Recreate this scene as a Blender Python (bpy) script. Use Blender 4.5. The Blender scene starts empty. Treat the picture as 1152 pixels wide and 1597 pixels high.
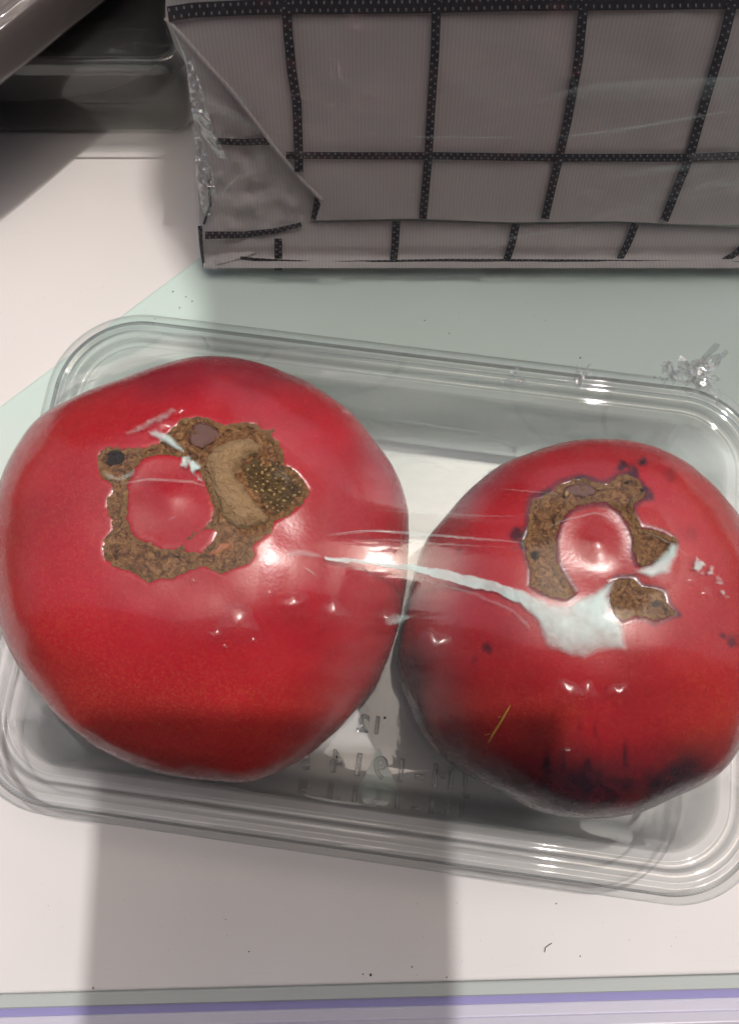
import bpy, bmesh, math, random
import numpy as np
from mathutils import Vector, Matrix
from mathutils.bvhtree import BVHTree
random.seed(7); RNG = np.random.RandomState(7)
SC = bpy.context.scene
COL = SC.collection

# ---------------------------------------------------------------- camera
TILT = math.radians(14.0); FPX = 1206.0; CH = 0.2438
cam_data = bpy.data.cameras.new('camera'); cam = bpy.data.objects.new('camera', cam_data); COL.objects.link(cam)
cam_data.sensor_fit = 'VERTICAL'; cam_data.sensor_height = 24.0; cam_data.lens = FPX / 1597 * 24.0
cam_data.clip_start = 0.01; cam_data.clip_end = 100
cam.location = (0, 0, CH); cam.rotation_euler = (TILT, 0, 0)
SC.camera = cam

# ---------------------------------------------------------------- light
SUN = Vector((0.26, 0.16, 1.0)).normalized()
world = bpy.data.worlds.new('World'); SC.world = world; world.use_nodes = True
wn = world.node_tree; wn.nodes.clear()
sky = wn.nodes.new('ShaderNodeTexSky'); sky.sky_type = 'NISHITA'; sky.sun_disc = False
sky.sun_elevation = math.asin(SUN.z); sky.sun_rotation = math.atan2(SUN.x, SUN.y)
sky.air_density = 1.2; sky.dust_density = 8.0; sky.ozone_density = 1.0
bg = wn.nodes.new('ShaderNodeBackground'); bg.inputs['Strength'].default_value = 0.15
wo = wn.nodes.new('ShaderNodeOutputWorld')
wn.links.new(sky.outputs[0], bg.inputs[0]); wn.links.new(bg.outputs[0], wo.inputs[0])
sl = bpy.data.lights.new('sun', 'SUN'); sl.energy = 2.0; sl.angle = math.radians(0.8); sl.color = (1.0, 0.955, 0.925)
sun = bpy.data.objects.new('sun', sl); COL.objects.link(sun)
sun.rotation_euler = SUN.to_track_quat('Z', 'Y').to_euler(); sun.location = (0.3, -0.4, 2)
SC.view_settings.view_transform = 'Standard'; SC.view_settings.look = 'None'
SC.view_settings.exposure = -0.21; SC.view_settings.gamma = 1.0
SC.cycles.use_denoising = True
SC.cycles.max_bounces = 12; SC.cycles.transparent_max_bounces = 40
SC.cycles.sample_clamp_indirect = 4.0
SC.cycles.caustics_reflective = False; SC.cycles.caustics_refractive = False

# ---------------------------------------------------------------- measuring helpers
CAM = np.array([0, 0, CH]); CD = np.array([0, math.sin(TILT), -math.cos(TILT)])
CU = np.array([0, math.cos(TILT), math.sin(TILT)]); CR = np.array([1.0, 0, 0])
def ray(px, py):
    return CD + CR * (px - 576) / FPX + CU * (798.5 - py) / FPX
def P(px, py, z=0.0):                       # where the line of sight meets height z
    v = ray(px, py); return CAM + v * (z - CH) / v[2]
def proj(p):                                # (N,3) -> photo coordinates
    q = np.asarray(p, float).reshape(-1, 3) - CAM; w = q @ CD
    return np.stack([576 + FPX * (q @ CR) / w, 798.5 - FPX * (q @ CU) / w], 1)
def cast(bvh, px, py):
    v = Vector(ray(px, py)).normalized()
    r = bvh.ray_cast(Vector(CAM), v)
    if r[0] is not None and r[1].dot(v) > 0: r = (r[0], -r[1], r[2], r[3])
    return r
def inside(pts, poly):
    x, y = pts[:, 0], pts[:, 1]; r = np.zeros(len(pts), bool); n = len(poly)
    for i in range(n):
        x1, y1 = poly[i]; x2, y2 = poly[(i + 1) % n]
        c = ((y1 > y) != (y2 > y)); 
        with np.errstate(divide='ignore', invalid='ignore'):
            r ^= c & (x < (x2 - x1) * (y - y1) / (y2 - y1 + 1e-12) + x1)
    return r
def edge_dist(pts, poly):
    d = np.full(len(pts), 1e9); n = len(poly)
    for i in range(n):
        a = np.array(poly[i], float); b = np.array(poly[(i + 1) % n], float); ab = b - a
        t = np.clip(((pts - a) @ ab) / (ab @ ab + 1e-9), 0, 1)
        d = np.minimum(d, np.linalg.norm(pts - a - t[:, None] * ab, axis=1))
    return d
def vnoise(p, scale=1.0, seed=0, octaves=3):   # value noise in 2 or 3 dimensions, about -1..1
    p = np.asarray(p, float); dim = p.shape[1]; out = np.zeros(len(p)); amp = 1.0; tot = 0
    for o in range(octaves):
        q = p * scale * 2 ** o + 17.3 * seed + 31.7 * o; i = np.floor(q).astype(np.int64); fr = q - i; fr = fr * fr * (3 - 2 * fr)
        acc = np.zeros(len(p))
        for k in range(2 ** dim):
            w = np.ones(len(p)); h = np.full(len(p), (seed * 7919 + o * 104729) & 0x7fffffff, np.int64)
            for a in range(dim):
                b = (k >> a) & 1; w = w * (fr[:, a] if b else 1 - fr[:, a])
                h = (h * 1103515245 + (i[:, a] + b) * (374761393 + 668265263 * a)) & 0x7fffffff
                h = (h ^ (h >> 13)) & 0x7fffffff
            h = (h * 1274126177) & 0x7fffffff; h ^= h >> 16
            acc += w * ((h & 0xffff) / 32767.5 - 1)
        out += acc * amp; tot += amp; amp *= 0.5
    return out / tot
def smooth(a, b, x):
    t = np.clip((x - a) / (b - a), 0, 1); return t * t * (3 - 2 * t)
def chaikin(poly, n=2):
    p = np.array(poly, float)
    for _ in range(n):
        q = np.roll(p, -1, 0); p = np.stack([.75 * p + .25 * q, .25 * p + .75 * q], 1).reshape(-1, 2)
    return p

# ---------------------------------------------------------------- object helpers
def thing(name, label, cat, loc=(0, 0, 0), group=None):
    o = bpy.data.objects.new(name, None); COL.objects.link(o); o.location = loc; o.empty_display_size = .02
    o['label'] = label; o['category'] = cat
    if group: o['group'] = group
    return o
def tag(o, label=None, cat=None, group=None, kind=None):
    for k, v in (('label', label), ('category', cat), ('group', group), ('kind', kind)):
        if v: o[k] = v
    return o
def mesh_obj(name, verts, faces, mat, parent=None, smooth_=True, attrs=None, uv=None):
    me = bpy.data.meshes.new(name)
    me.from_pydata([tuple(v) for v in verts], [], [tuple(int(i) for i in f) for f in faces])
    if smooth_: me.polygons.foreach_set('use_smooth', np.ones(len(me.polygons), bool))
    for k, a in (attrs or {}).items():
        at = me.attributes.new(k, 'FLOAT', 'POINT'); at.data.foreach_set('value', np.asarray(a, np.float32))
    if uv is not None:
        ul = me.uv_layers.new(name='UVMap'); li = np.zeros(len(me.loops), np.int32); me.loops.foreach_get('vertex_index', li)
        ul.data.foreach_set('uv', np.asarray(uv, np.float32)[li].ravel())
    me.update()
    if mat: me.materials.append(mat)
    o = bpy.data.objects.new(name, me); COL.objects.link(o)
    if parent:
        o.parent = parent
        o.matrix_parent_inverse = Matrix.Translation(-Vector(parent.location)) if parent.parent is None else Matrix.Translation(-Vector(parent.parent.location))
        if parent.type == 'MESH': o.matrix_parent_inverse = Matrix.Identity(4)
    return o
def bvh_of(o):
    me = o.data; return BVHTree.FromPolygons([v.co.copy() for v in me.vertices], [tuple(p.vertices) for p in me.polygons])
def grid_faces(nr, nc, wrap=False):
    f = []
    for i in range(nr - 1):
        for j in range(nc if wrap else nc - 1):
            k = (j + 1) % nc; f.append((i * nc + j, i * nc + k, (i + 1) * nc + k, (i + 1) * nc + j))
    return f
def tube(path, rad, n=6, closed=False):
    p = np.array(path, float); m = len(p); V = []; F = []
    for i in range(m):
        a = p[(i - 1) % m] if (closed or i > 0) else p[i]; b = p[(i + 1) % m] if (closed or i < m - 1) else p[i]
        t = b - a; t /= np.linalg.norm(t) + 1e-12
        s = np.cross(t, [0, 0, 1.0]); s = s / np.linalg.norm(s) if np.linalg.norm(s) > 1e-6 else np.array([1.0, 0, 0]); w = np.cross(s, t)
        rr = rad[i] if hasattr(rad, '__len__') else rad
        for k in range(n):
            g = 2 * math.pi * k / n; V.append(p[i] + rr * (math.cos(g) * s + math.sin(g) * w))
    for i in range(m if closed else m - 1):
        for k in range(n):
            j = (i + 1) % m; F.append((i * n + k, i * n + (k + 1) % n, j * n + (k + 1) % n, j * n + k))
    return V, F

# ---------------------------------------------------------------- materials
class NT:
    def __init__(s, name):
        s.m = bpy.data.materials.new(name); s.m.use_nodes = True; s.t = s.m.node_tree; s.t.nodes.clear()
        s.out = s.t.nodes.new('ShaderNodeOutputMaterial')
    def n(s, typ, ins=None, **props):
        nd = s.t.nodes.new('ShaderNode' + typ)
        for k, v in props.items(): setattr(nd, k, v)
        for k, v in (ins or {}).items():
            sock = nd.inputs[k]
            if hasattr(v, 'is_output'): s.t.links.new(v, sock)
            else: sock.default_value = v
        return nd
    def math(s, op, a, b=0.0, c=None, clamp=False):
        nd = s.n('Math', {0: a, 1: b}, operation=op); nd.use_clamp = clamp
        if c is not None:
            if hasattr(c, 'is_output'): s.t.links.new(c, nd.inputs[2])
            else: nd.inputs[2].default_value = c
        return nd.outputs[0]
    def mix(s, f, a, b, mode='MIX'):
        nd = s.n('MixRGB', {'Fac': f, 'Color1': a, 'Color2': b}, blend_type=mode); return nd.outputs[0]
    def ramp(s, f, stops):
        nd = s.n('ValToRGB', {'Fac': f}); e = nd.color_ramp.elements
        while len(e) < len(stops): e.new(0.5)
        for el, (p, c) in zip(e, stops): el.position = p; el.color = c if len(c) == 4 else (*c, 1)
        return nd.outputs[0]
    def attr(s, name): return s.n('Attribute', attribute_name=name).outputs['Fac']
    def noise(s, scale, vec=None, detail=4, rough=.55, dist=0.0, out='Fac'):
        ins = {'Scale': scale, 'Detail': detail, 'Roughness': rough, 'Distortion': dist}
        if vec is not None: ins['Vector'] = vec
        return s.n('TexNoise', ins).outputs[out]
    def obj(s, scale=None, rot=None):
        o = s.n('TexCoord').outputs['Object']
        if scale or rot:
            o = s.n('Mapping', {'Vector': o, 'Scale': scale or (1, 1, 1), 'Rotation': rot or (0, 0, 0)}).outputs[0]
        return o
    def bump(s, h, strength=.3, dist=.0005):
        return s.n('Bump', {'Height': h, 'Strength': strength, 'Distance': dist}).outputs[0]
    def done(s, shader):
        s.t.links.new(shader, s.out.inputs['Surface']); return s.m
def C(*c): return (*c, 1.0)

def mat_plain(name, col, rough=.5, bump=None, var=0.0, scale=200, spec=.5, metallic=0):
    t = NT(name); c = C(*col)
    if var:
        c = t.mix(t.noise(scale), C(*[x * (1 - var) for x in col]), C(*[min(1, x * (1 + var)) for x in col]))
    ins = {'Base Color': c, 'Roughness': rough, 'Specular IOR Level': spec, 'Metallic': metallic}
    if bump: ins['Normal'] = t.bump(t.noise(bump[0]), bump[1], bump[2])
    return t.done(t.n('BsdfPrincipled', ins).outputs[0])

def mat_clear(name, f0=.05, gain=1.0, rough=.04, tint=(.97, .98, .98), edge=(.60, .63, .64), bump=None, lift=False, haze=0.0, hazecol=(.9, .9, .9), epow=2.2):
    """thin clear plastic sheet: see-through, fresnel gloss, darker where seen edge-on"""
    t = NT(name)
    nrm = None
    if bump:
        h = t.noise(bump[0], t.obj(bump[3] if len(bump) > 3 else None, bump[4] if len(bump) > 4 else None), 3, .5)
        if lift: h = t.math('ADD', t.math('MULTIPLY', h, t.math('MULTIPLY_ADD', t.attr('lift'), .8, .2)), t.math('MULTIPLY', t.noise(420, t.obj(), 2, .5), .10))
        nrm = t.bump(h, bump[1], bump[2])
    lw = t.n('LayerWeight', {'Blend': .5} | ({'Normal': nrm} if nrm else {})).outputs['Facing']
    f = t.math('POWER', lw, 4.5)
    fr = t.math('MULTIPLY_ADD', f, .85 * gain, f0 * gain, clamp=True)
    tc = t.mix(t.math('POWER', lw, epow), C(*tint), C(*edge))
    tr = t.n('BsdfTransparent', {'Color': tc}).outputs[0]
    gl = t.n('BsdfGlossy', {'Color': C(1, 1, 1), 'Roughness': rough} | ({'Normal': nrm} if nrm else {})).outputs[0]
    base = tr
    if haze:
        df = t.n('BsdfDiffuse', {'Color': C(*hazecol)}).outputs[0]
        hz = t.math('MULTIPLY_ADD', t.math('POWER', lw, 2.0), haze * 3, haze, clamp=True)
        if lift:
            sm = t.math('MULTIPLY_ADD', t.noise(45, t.obj((.5, 1.5, 1), (0, 0, .13)), 5, .65, 1.0), 2.6, -.6, clamp=True)
            hz = t.math('MULTIPLY', t.math('MULTIPLY', hz, t.math('MULTIPLY_ADD', t.attr('lift'), .84, .16)), sm)
        base = t.n('MixShader', {0: hz, 1: tr, 2: df}).outputs[0]
    if lift: fr = t.math('MULTIPLY', fr, t.math('MULTIPLY_ADD', t.attr('lift'), .75, .25))
    return t.done(t.n('MixShader', {0: fr, 1: base, 2: gl}).outputs[0])

def mat_skin(name, red, orange, deep):
    t = NT(name)
    o = t.obj()
    big = t.noise(38, o, 3, .6)
    fleck = t.n('TexVoronoi', {'Vector': o, 'Scale': 1500.0, 'Randomness': 1.0}).outputs['Distance']
    fl = t.math('SUBTRACT', 1.0, t.math('MULTIPLY', fleck, 2.2), clamp=True)
    fine = t.noise(2400, o, 2, .6)
    warm = t.attr('warm'); dark = t.attr('dark')
    c = t.mix(t.ramp(big, [(.35, (0, 0, 0)), (.7, (1, 1, 1))]), C(*red), C(*[x * .70 for x in red]))
    w = t.math('MULTIPLY', warm, t.math('MULTIPLY_ADD', fine, 1.6, -.35, clamp=True), clamp=True)
    c = t.mix(w, c, C(*orange))
    c = t.mix(t.math('MULTIPLY', t.math('MULTIPLY', fl, t.math('MULTIPLY_ADD', warm, .9, .14)), .6), c, C(.62, .20, .05))
    c = t.mix(t.math('MULTIPLY', t.ramp(t.noise(1250, o, 2, .6), [(.50, (0, 0, 0)), (.75, (1, 1, 1))]), .28), c, C(.60, .06, .035))
    str_ = t.noise(90, t.obj((1, 1, .35)), 4, .7, .6)
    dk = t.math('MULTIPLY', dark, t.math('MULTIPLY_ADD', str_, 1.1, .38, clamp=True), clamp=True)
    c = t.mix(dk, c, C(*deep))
    rg = t.math('MULTIPLY_ADD', t.noise(300, o), .14, .20)
    nb = t.bump(t.noise(1300, o, 3, .6), .12, .0003)
    sh = t.n('BsdfPrincipled', {'Base Color': c, 'Roughness': rg, 'Specular IOR Level': .5, 'Coat Weight': .12, 'Coat Roughness': .06,
                                'Subsurface Weight': .12, 'Subsurface Radius': (.004, .0008, .0005), 'Subsurface Scale': 1.0, 'Normal': nb})
    return t.done(sh.outputs[0])

def mat_cork(name, a, b, c_):
    t = NT(name); o = t.obj()
    n1 = t.noise(420, o, 6, .7, 1.6); n2 = t.noise(1500, o, 4, .75, 1.0)
    v = t.n('TexVoronoi', {'Vector': t.n('Mapping', {'Vector': t.noise(500, o, 2, .5, out='Color'), 'Scale': (.6, .6, .6)}).outputs[0], 'Scale': 9.0}, feature='DISTANCE_TO_EDGE').outputs['Distance']
    col = t.ramp(t.math('MULTIPLY_ADD', n2, .22, t.math('MULTIPLY', n1, .88)), [(.42, a), (.54, b), (.67, c_)])
    col = t.mix(t.math('MULTIPLY', t.math('SUBTRACT', 1.0, t.math('MULTIPLY', v, 14.0), clamp=True), .5), col, C(*c_))
    e = t.attr('edge')
    col = t.mix(t.math('MULTIPLY', e, .75), col, C(.26, .17, .07))
    dk = t.attr('pit'); col = t.mix(dk, col, C(.018, .012, .012))
    nb = t.bump(t.math('ADD', t.math('MULTIPLY', n1, 1.6), t.math('MULTIPLY', n2, .5)), .75, .0014)
    return t.done(t.n('BsdfPrincipled', {'Base Color': col, 'Roughness': .42, 'Specular IOR Level': .45, 'Normal': nb}).outputs[0])

def mat_board(name, col, back=None):
    t = NT(name); o = t.obj()
    c = t.mix(t.ramp(t.noise(14, o, 3), [(.4, (0, 0, 0)), (.65, (1, 1, 1))]), C(*col), C(*[x * .96 for x in col]))
    s = t.noise(900, o, 2, .5); sp = t.ramp(s, [(.70, (0, 0, 0)), (.76, (1, 1, 1))])
    c = t.mix(t.math('MULTIPLY', sp, .16), c, C(.45, .43, .41))
    sc_ = t.ramp(t.noise(60, t.obj((1, 14, 1), (0, 0, .4)), 3, .6), [(.66, (0, 0, 0)), (.74, (1, 1, 1))])
    c = t.mix(t.math('MULTIPLY', sc_, .12), c, C(.5, .5, .5))
    r = t.math('MULTIPLY_ADD', t.noise(40, o, 4), .2, .28)
    sy = t.n('SeparateXYZ', {0: o}).outputs[1]
    g = t.math('MULTIPLY_ADD', sy, 13.0, t.math('MULTIPLY_ADD', t.noise(12, o, 2), .5, -.55), clamp=True)
    if back: c = t.mix(g, c, C(*back), 'MULTIPLY')  # greenish cast of the shaded back, painted into the board colour
    return t.done(t.n('BsdfPrincipled', {'Base Color': c, 'Roughness': r, 'Specular IOR Level': .4, 'Normal': t.bump(t.noise(350, o, 3), .04, .0004)}).outputs[0])

def mat_weave(name):
    t = NT(name); uv = t.n('TexCoord').outputs['UV']
    sx = t.n('SeparateXYZ', {0: uv})
    rib = t.math('SINE', t.math('MULTIPLY', sx.outputs[0], 2 * math.pi / .00115))
    th = t.math('SINE', t.math('MULTIPLY', sx.outputs[1], 2 * math.pi / .0009))
    n = t.noise(900, uv, 3)
    h = t.math('ADD', t.math('MULTIPLY', rib, .5), t.math('MULTIPLY_ADD', th, .12, n))
    c = t.mix(t.math('MULTIPLY_ADD', rib, .5, .5), C(.54, .505, .49), C(.62, .585, .57))
    c = t.mix(t.math('MULTIPLY', t.noise(45, uv, 3), .25), c, C(.47, .44, .43))
    sh = t.n('BsdfPrincipled', {'Base Color': c, 'Roughness': .6, 'Normal': t.bump(h, .35, .00012)}).outputs[0]
    tl = t.n('BsdfTranslucent', {'Color': C(.5, .48, .46)}).outputs[0]
    return t.done(t.n('MixShader', {0: .15, 1: sh, 2: tl}).outputs[0])

def mat_tape(name):
    t = NT(name); uv = t.n('TexCoord').outputs['UV']; sx = t.n('SeparateXYZ', {0: uv})
    a = t.math('SINE', t.math('MULTIPLY', sx.outputs[0], 2 * math.pi * 1.0))
    b = t.math('SINE', t.math('MULTIPLY', sx.outputs[1], 2 * math.pi / .0021))
    p = t.math('ADD', t.math('MULTIPLY', a, b), t.math('MULTIPLY_ADD', t.noise(1500, uv, 2), .5, -.25))
    dot = t.ramp(p, [(.66, (0, 0, 0)), (.82, (1, 1, 1))])
    c = t.mix(t.math('MULTIPLY', dot, .75), C(.012, .013, .022), C(.34, .33, .34))
    return t.done(t.n('BsdfPrincipled', {'Base Color': c, 'Roughness': .5, 'Normal': t.bump(p, .5, .0002)}).outputs[0])

M = dict(
    board=mat_board('white_board', (.765, .74, .735), (.80, 1.0, .915)),
    board2=mat_board('white_board_low', (.765, .725, .70)),
    rail_grey=mat_plain('grey_green_plastic', (.50, .54, .53), .35, var=.05),
    rail_blue=mat_plain('violet_plastic', (.32, .30, .56), .3, var=.04),
    rail_lav=mat_plain('lavender_plastic', (.66, .645, .75), .25, var=.05),
    dark=mat_plain('dark_fabric', (.018, .017, .018), .7, (600, .3, .0004), .2),
    taupe=mat_plain('taupe_paper', (.125, .098, .090), .5, (300, .3, .0004), .15),
    container=mat_clear('clear_tray_plastic', .05, 1.25, .03, (.955, .97, .965), (.22, .25, .245), (90, .10, .0006), epow=1.05),
    film=mat_clear('cling_film', .06, 1.1, .085, (.985, .985, .985), (.75, .75, .75), (90, .26, .0006, (.35, 1.6, 1), (0, 0, .13)), True, .05, (.88, .84, .85)),
    wrap=mat_clear('bag_wrap_film', .035, .8, .10, (.975, .975, .975), (.72, .72, .73), (38, .8, .005, (.6, 1.7, 1)), False, .02),
    skirt=mat_clear('film_skirt', .05, .9, .04, (.985, .985, .985), (.72, .74, .74), (160, .4, .0008, (1, 1, .5))),
    emboss=mat_clear('embossed_plastic', .09, 1.2, .05, (.86, .87, .88), (.10, .10, .11), None, epow=1.2),
    crease=mat_clear('film_crease', .10, 1.0, .12, (.93, .94, .94), (.72, .72, .73), None, False, .10, (.88, .90, .90)),
    crumple=mat_clear('crumpled_film', .14, 1.3, .10, (.93, .94, .94), (.6, .6, .62), (300, .5, .001), False, .08),
    skinA=mat_skin('red_tomato_skin', (.47, .013, .027), (.52, .035, .018), (.055, .008, .022)),
    skinB=mat_skin('dark_tomato_skin', (.44, .016, .026), (.48, .05, .018), (.026, .008, .016)),
    cork=mat_cork('corky_tissue', (.055, .024, .011), (.235, .098, .038), (.46, .25, .105)),
    flesh=mat_cork('tan_flesh', (.30, .175, .09), (.42, .26, .13), (.48, .32, .17)),
    seedbed=mat_cork('seed_bed', (.035, .019, .010), (.10, .056, .024), (.20, .125, .05)),
    seed=mat_plain('pale_seed', (.34, .23, .095), .35),
    orange=mat_plain('orange_flesh', (.36, .12, .04), .4, (500, .3, .0004), .3),
    brown=mat_plain('brown_pocket', (.12, .045, .03), .35, (500, .3, .0004), .3),
    pit=mat_plain('black_pit', (.020, .012, .008), .4, (900, .6, .0005), .3),
    straw=mat_plain('straw', (.55, .30, .06), .5),
    weave=mat_weave('ribbed_white_weave'), tape=mat_tape('black_woven_tape'),
    sky_patch=mat_plain('mint_sky_reflection', (.84, .95, .91), .25),
    speck=mat_plain('dark_speck', (.05, .04, .04), .8),
    blocker=mat_plain('grey_blocker', (.38, .37, .37), .8, (300, .2, .0005), .05),
    sky_blocker=mat_plain('dark_blocker', (.06, .055, .055), .85, (300, .2, .0005), .1),
    metal=mat_plain('blocker_pole_metal', (.5, .5, .5), .35, metallic=1.0),
)
def mat_glare():  # pale mint sheet, its colour carries the film's sun and sky glare
    t = NT('film_glare_sheet')
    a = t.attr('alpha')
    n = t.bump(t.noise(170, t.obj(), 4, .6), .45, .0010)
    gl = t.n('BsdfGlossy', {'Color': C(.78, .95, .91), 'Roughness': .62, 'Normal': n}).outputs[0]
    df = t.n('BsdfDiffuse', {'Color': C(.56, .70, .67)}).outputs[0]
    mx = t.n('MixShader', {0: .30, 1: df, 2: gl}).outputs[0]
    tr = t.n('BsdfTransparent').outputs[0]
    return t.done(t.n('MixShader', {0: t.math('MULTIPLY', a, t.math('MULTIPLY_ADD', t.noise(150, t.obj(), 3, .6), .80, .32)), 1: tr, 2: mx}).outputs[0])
M['fold'] = mat_glare()  # painted glare of the film, not a fold

# ---------------------------------------------------------------- the setting: white shelf boards
def slab(name, poly, z0, z1, mat, bev=.0008):
    bm = bmesh.new(); vs = [bm.verts.new((x, y, z1)) for x, y in poly]
    f = bm.faces.new(vs)
    if f.normal.z < 0: f.normal_flip()
    bm.faces.ensure_lookup_table(); bm.normal_update()
    r = bmesh.ops.extrude_face_region(bm, geom=[f]); 
    for v in r['geom']:
        if isinstance(v, bmesh.types.BMVert): v.co.z = z0
    bmesh.ops.recalc_face_normals(bm, faces=bm.faces)
    if bev:
        ed = [e for e in bm.edges if all(abs(v.co.z - z1) < 1e-6 for v in e.verts)]
        bmesh.ops.bevel(bm, geom=ed, offset=bev, segments=3, affect='EDGES', profile=.5)
    me = bpy.data.meshes.new(name); bm.to_mesh(me); bm.free(); me.materials.append(mat)
    o = bpy.data.objects.new(name, me); COL.objects.link(o); return o
s1 = P(0, 632)[:2]; s2 = P(310, 400)[:2]; sd = (s2 - s1) / np.linalg.norm(s2 - s1)
ra = P(0, 1549)[:2]; rb = P(1152, 1518)[:2]; rd = (rb - ra) / np.linalg.norm(rb - ra); rn = np.array([rd[1], -rd[0]])
A = s1 - sd * ((s1[1] + .0800) / sd[1]); B = s2 + sd * .55
E0 = ra - rd * .6; E1 = rb + rd * .6
tag(slab('shelf_board', [A, ra + rd * (A[0] - ra[0] + .0) + np.array([.02, 0]), E1, (E1[0], B[1]), B], -.02, 0, M['board'], .0012), kind='structure')
g = np.array([-sd[1], sd[0]]) * .0006
tag(slab('shelf_board', [A + g, B + g, (B[0], .9), (-.75, .9), (-.75, A[1])], -.03, -.0042, M['board2'], .0008), kind='structure')

# front price rail
rail = thing('shelf_rail', 'lavender and violet plastic rail along the front edge of the white shelf', 'shelf rail', (*(ra + rn * .006), -.02))
def extrude_profile(name, prof, mat):
    V = []; F = []; n = len(prof)
    for s in np.linspace(-.5, .7, 40):
        for (w, z) in prof:
            p = ra + rd * s + rn * w; V.append((p[0], p[1], z))
    return mesh_obj(name, V, grid_faces(40, n), mat, rail, False)
extrude_profile('grey_channel', [(.0003, -.02), (.0003, .0004), (.0006, .0008), (.0034, .0006), (.0038, .0002), (.0040, -.0012)], M['rail_grey'])
extrude_profile('violet_strip', [(.0038, -.0030), (.0040, -.0014), (.0064, -.0016), (.0066, -.0022)], M['rail_blue'])
extrude_profile('lavender_lip', [(.0063, -.003), (.0065, -.0012), (.0069, -.0008), (.0092, -.0012), (.0094, -.0019), (.0097, -.0019), (.0099, -.0013),
                                 (.0125, -.0020), (.0127, -.0027), (.0130, -.0026), (.0190, -.0060), (.0210, -.012), (.0210, -.03)], M['rail_lav'])

# ---------------------------------------------------------------- tomatoes
def make_tomato(name, label, outline, zs, zeq, ht, hb, nip_px, mat, dimple, seed, nb=2.35, shift=.45):
    pl = np.array([P(x, y, zs)[:2] for x, y in chaikin(outline, 2)])
    c = (pl.min(0) + pl.max(0)) / 2
    ang = np.arctan2(pl[:, 1] - c[1], pl[:, 0] - c[0]); rad = np.hypot(*(pl - c).T); o = np.argsort(ang)
    ang, rad = ang[o], rad[o]
    NP, NTH = 320, 200
    ph = np.linspace(-math.pi, math.pi, NP, endpoint=False)
    R = np.interp(ph, np.r_[ang[-1] - 2 * math.pi, ang, ang[0] + 2 * math.pi], np.r_[rad[-1], rad, rad[0]]) * .985
    th = np.linspace(.0008, math.pi - .0008, NTH)
    T, PH = np.meshgrid(th, ph, indexing='ij'); RR = np.repeat(R[None], NTH, 0)
    ct = np.cos(T); ne = np.where(ct > 0, nb, nb + .75 * smooth(0, .3, -ct)); rho = np.sin(T) ** (2 / ne); hgt = np.sign(ct) * np.abs(ct) ** (2 / ne)
    Rm = R.mean(); k = smooth(0, .85, np.maximum(hgt, 0) ** 1.0)
    RR = RR * (1 - .65 * k) + Rm * .65 * k                      # rounder towards the crown
    k2 = smooth(.1, .9, np.maximum(-hgt, 0)); RR = RR * (1 - .5 * k2) + Rm * .5 * k2
    X = c[0] + RR * rho * np.cos(PH); Y = c[1] + RR * rho * np.sin(PH)
    Z = zeq + np.where(hgt > 0, hgt * ht, hgt * hb)
    nip = P(*nip_px, zeq + ht - .0015)
    up = np.maximum(hgt, 0) ** 1.6
    X += (nip[0] - c[0]) * shift * up; Y += (nip[1] - c[1]) * shift * up
    d = np.hypot(X - nip[0], Y - nip[1]); top = hgt > .1
    Z -= np.where(top, dimple * np.exp(-(d / .017) ** 2), 0)
    Z += np.where(top, .0010 * np.exp(-(d / .0036) ** 2), 0)
    pts = np.stack([X, Y, Z], -1).reshape(-1, 3)
    nz = vnoise(pts, 45, seed, 3) * .0013
    pts += (pts - np.array([c[0], c[1], zeq])) / .05 * nz[:, None]
    loc = np.array([c[0], c[1], zeq - hb])
    root = thing(name, label, 'tomato', loc)
    F = grid_faces(NTH, NP, True)
    q = proj(pts)
    # colour marks (pigment, with shade painted into the dark mask)
    out = dict(pts=pts, q=q, F=F, root=root, c=c, loc=loc, hgt=hgt.ravel())
    return out
outL = [(340,568),(400,572),(450,585),(500,606),(550,640),(595,690),(625,735),(641,780),(643,830),(640,880),(635,930),(622,990),(600,1050),(570,1095),(530,1140),(480,1185),(430,1212),(390,1225),(340,1225),(280,1218),(210,1200),(140,1165),(80,1110),(35,1050),(8,990),(-5,920),(-5,850),(2,770),(20,720),(50,680),(90,648),(130,627),(180,612),(230,592),(280,575)]
outR = [(955,690),(1010,697),(1050,715),(1090,745),(1130,785),(1160,840),(1175,900),(1180,980),(1172,1070),(1155,1150),(1140,1195),(1110,1225),(1060,1250),(1000,1275),(930,1286),(860,1278),(800,1255),(760,1232),(720,1212),(690,1190),(660,1155),(640,1115),(622,1070),(614,1030),(620,980),(634,930),(642,880),(655,845),(685,815),(720,780),(760,748),(800,725),(850,705),(900,694)]
TL = make_tomato('tomato', 'larger left red tomato with a broad brown corky scar and exposed seed patch', outL, .047, .042, .037, .0395, (262, 776), M['skinA'], .0026, 3)
TR = make_tomato('tomato', 'smaller right red tomato with purple black bottom and narrow corky ring', outR, .045, .040, .036, .0375, (932, 848), M['skinB'], .0019, 5)

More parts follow.
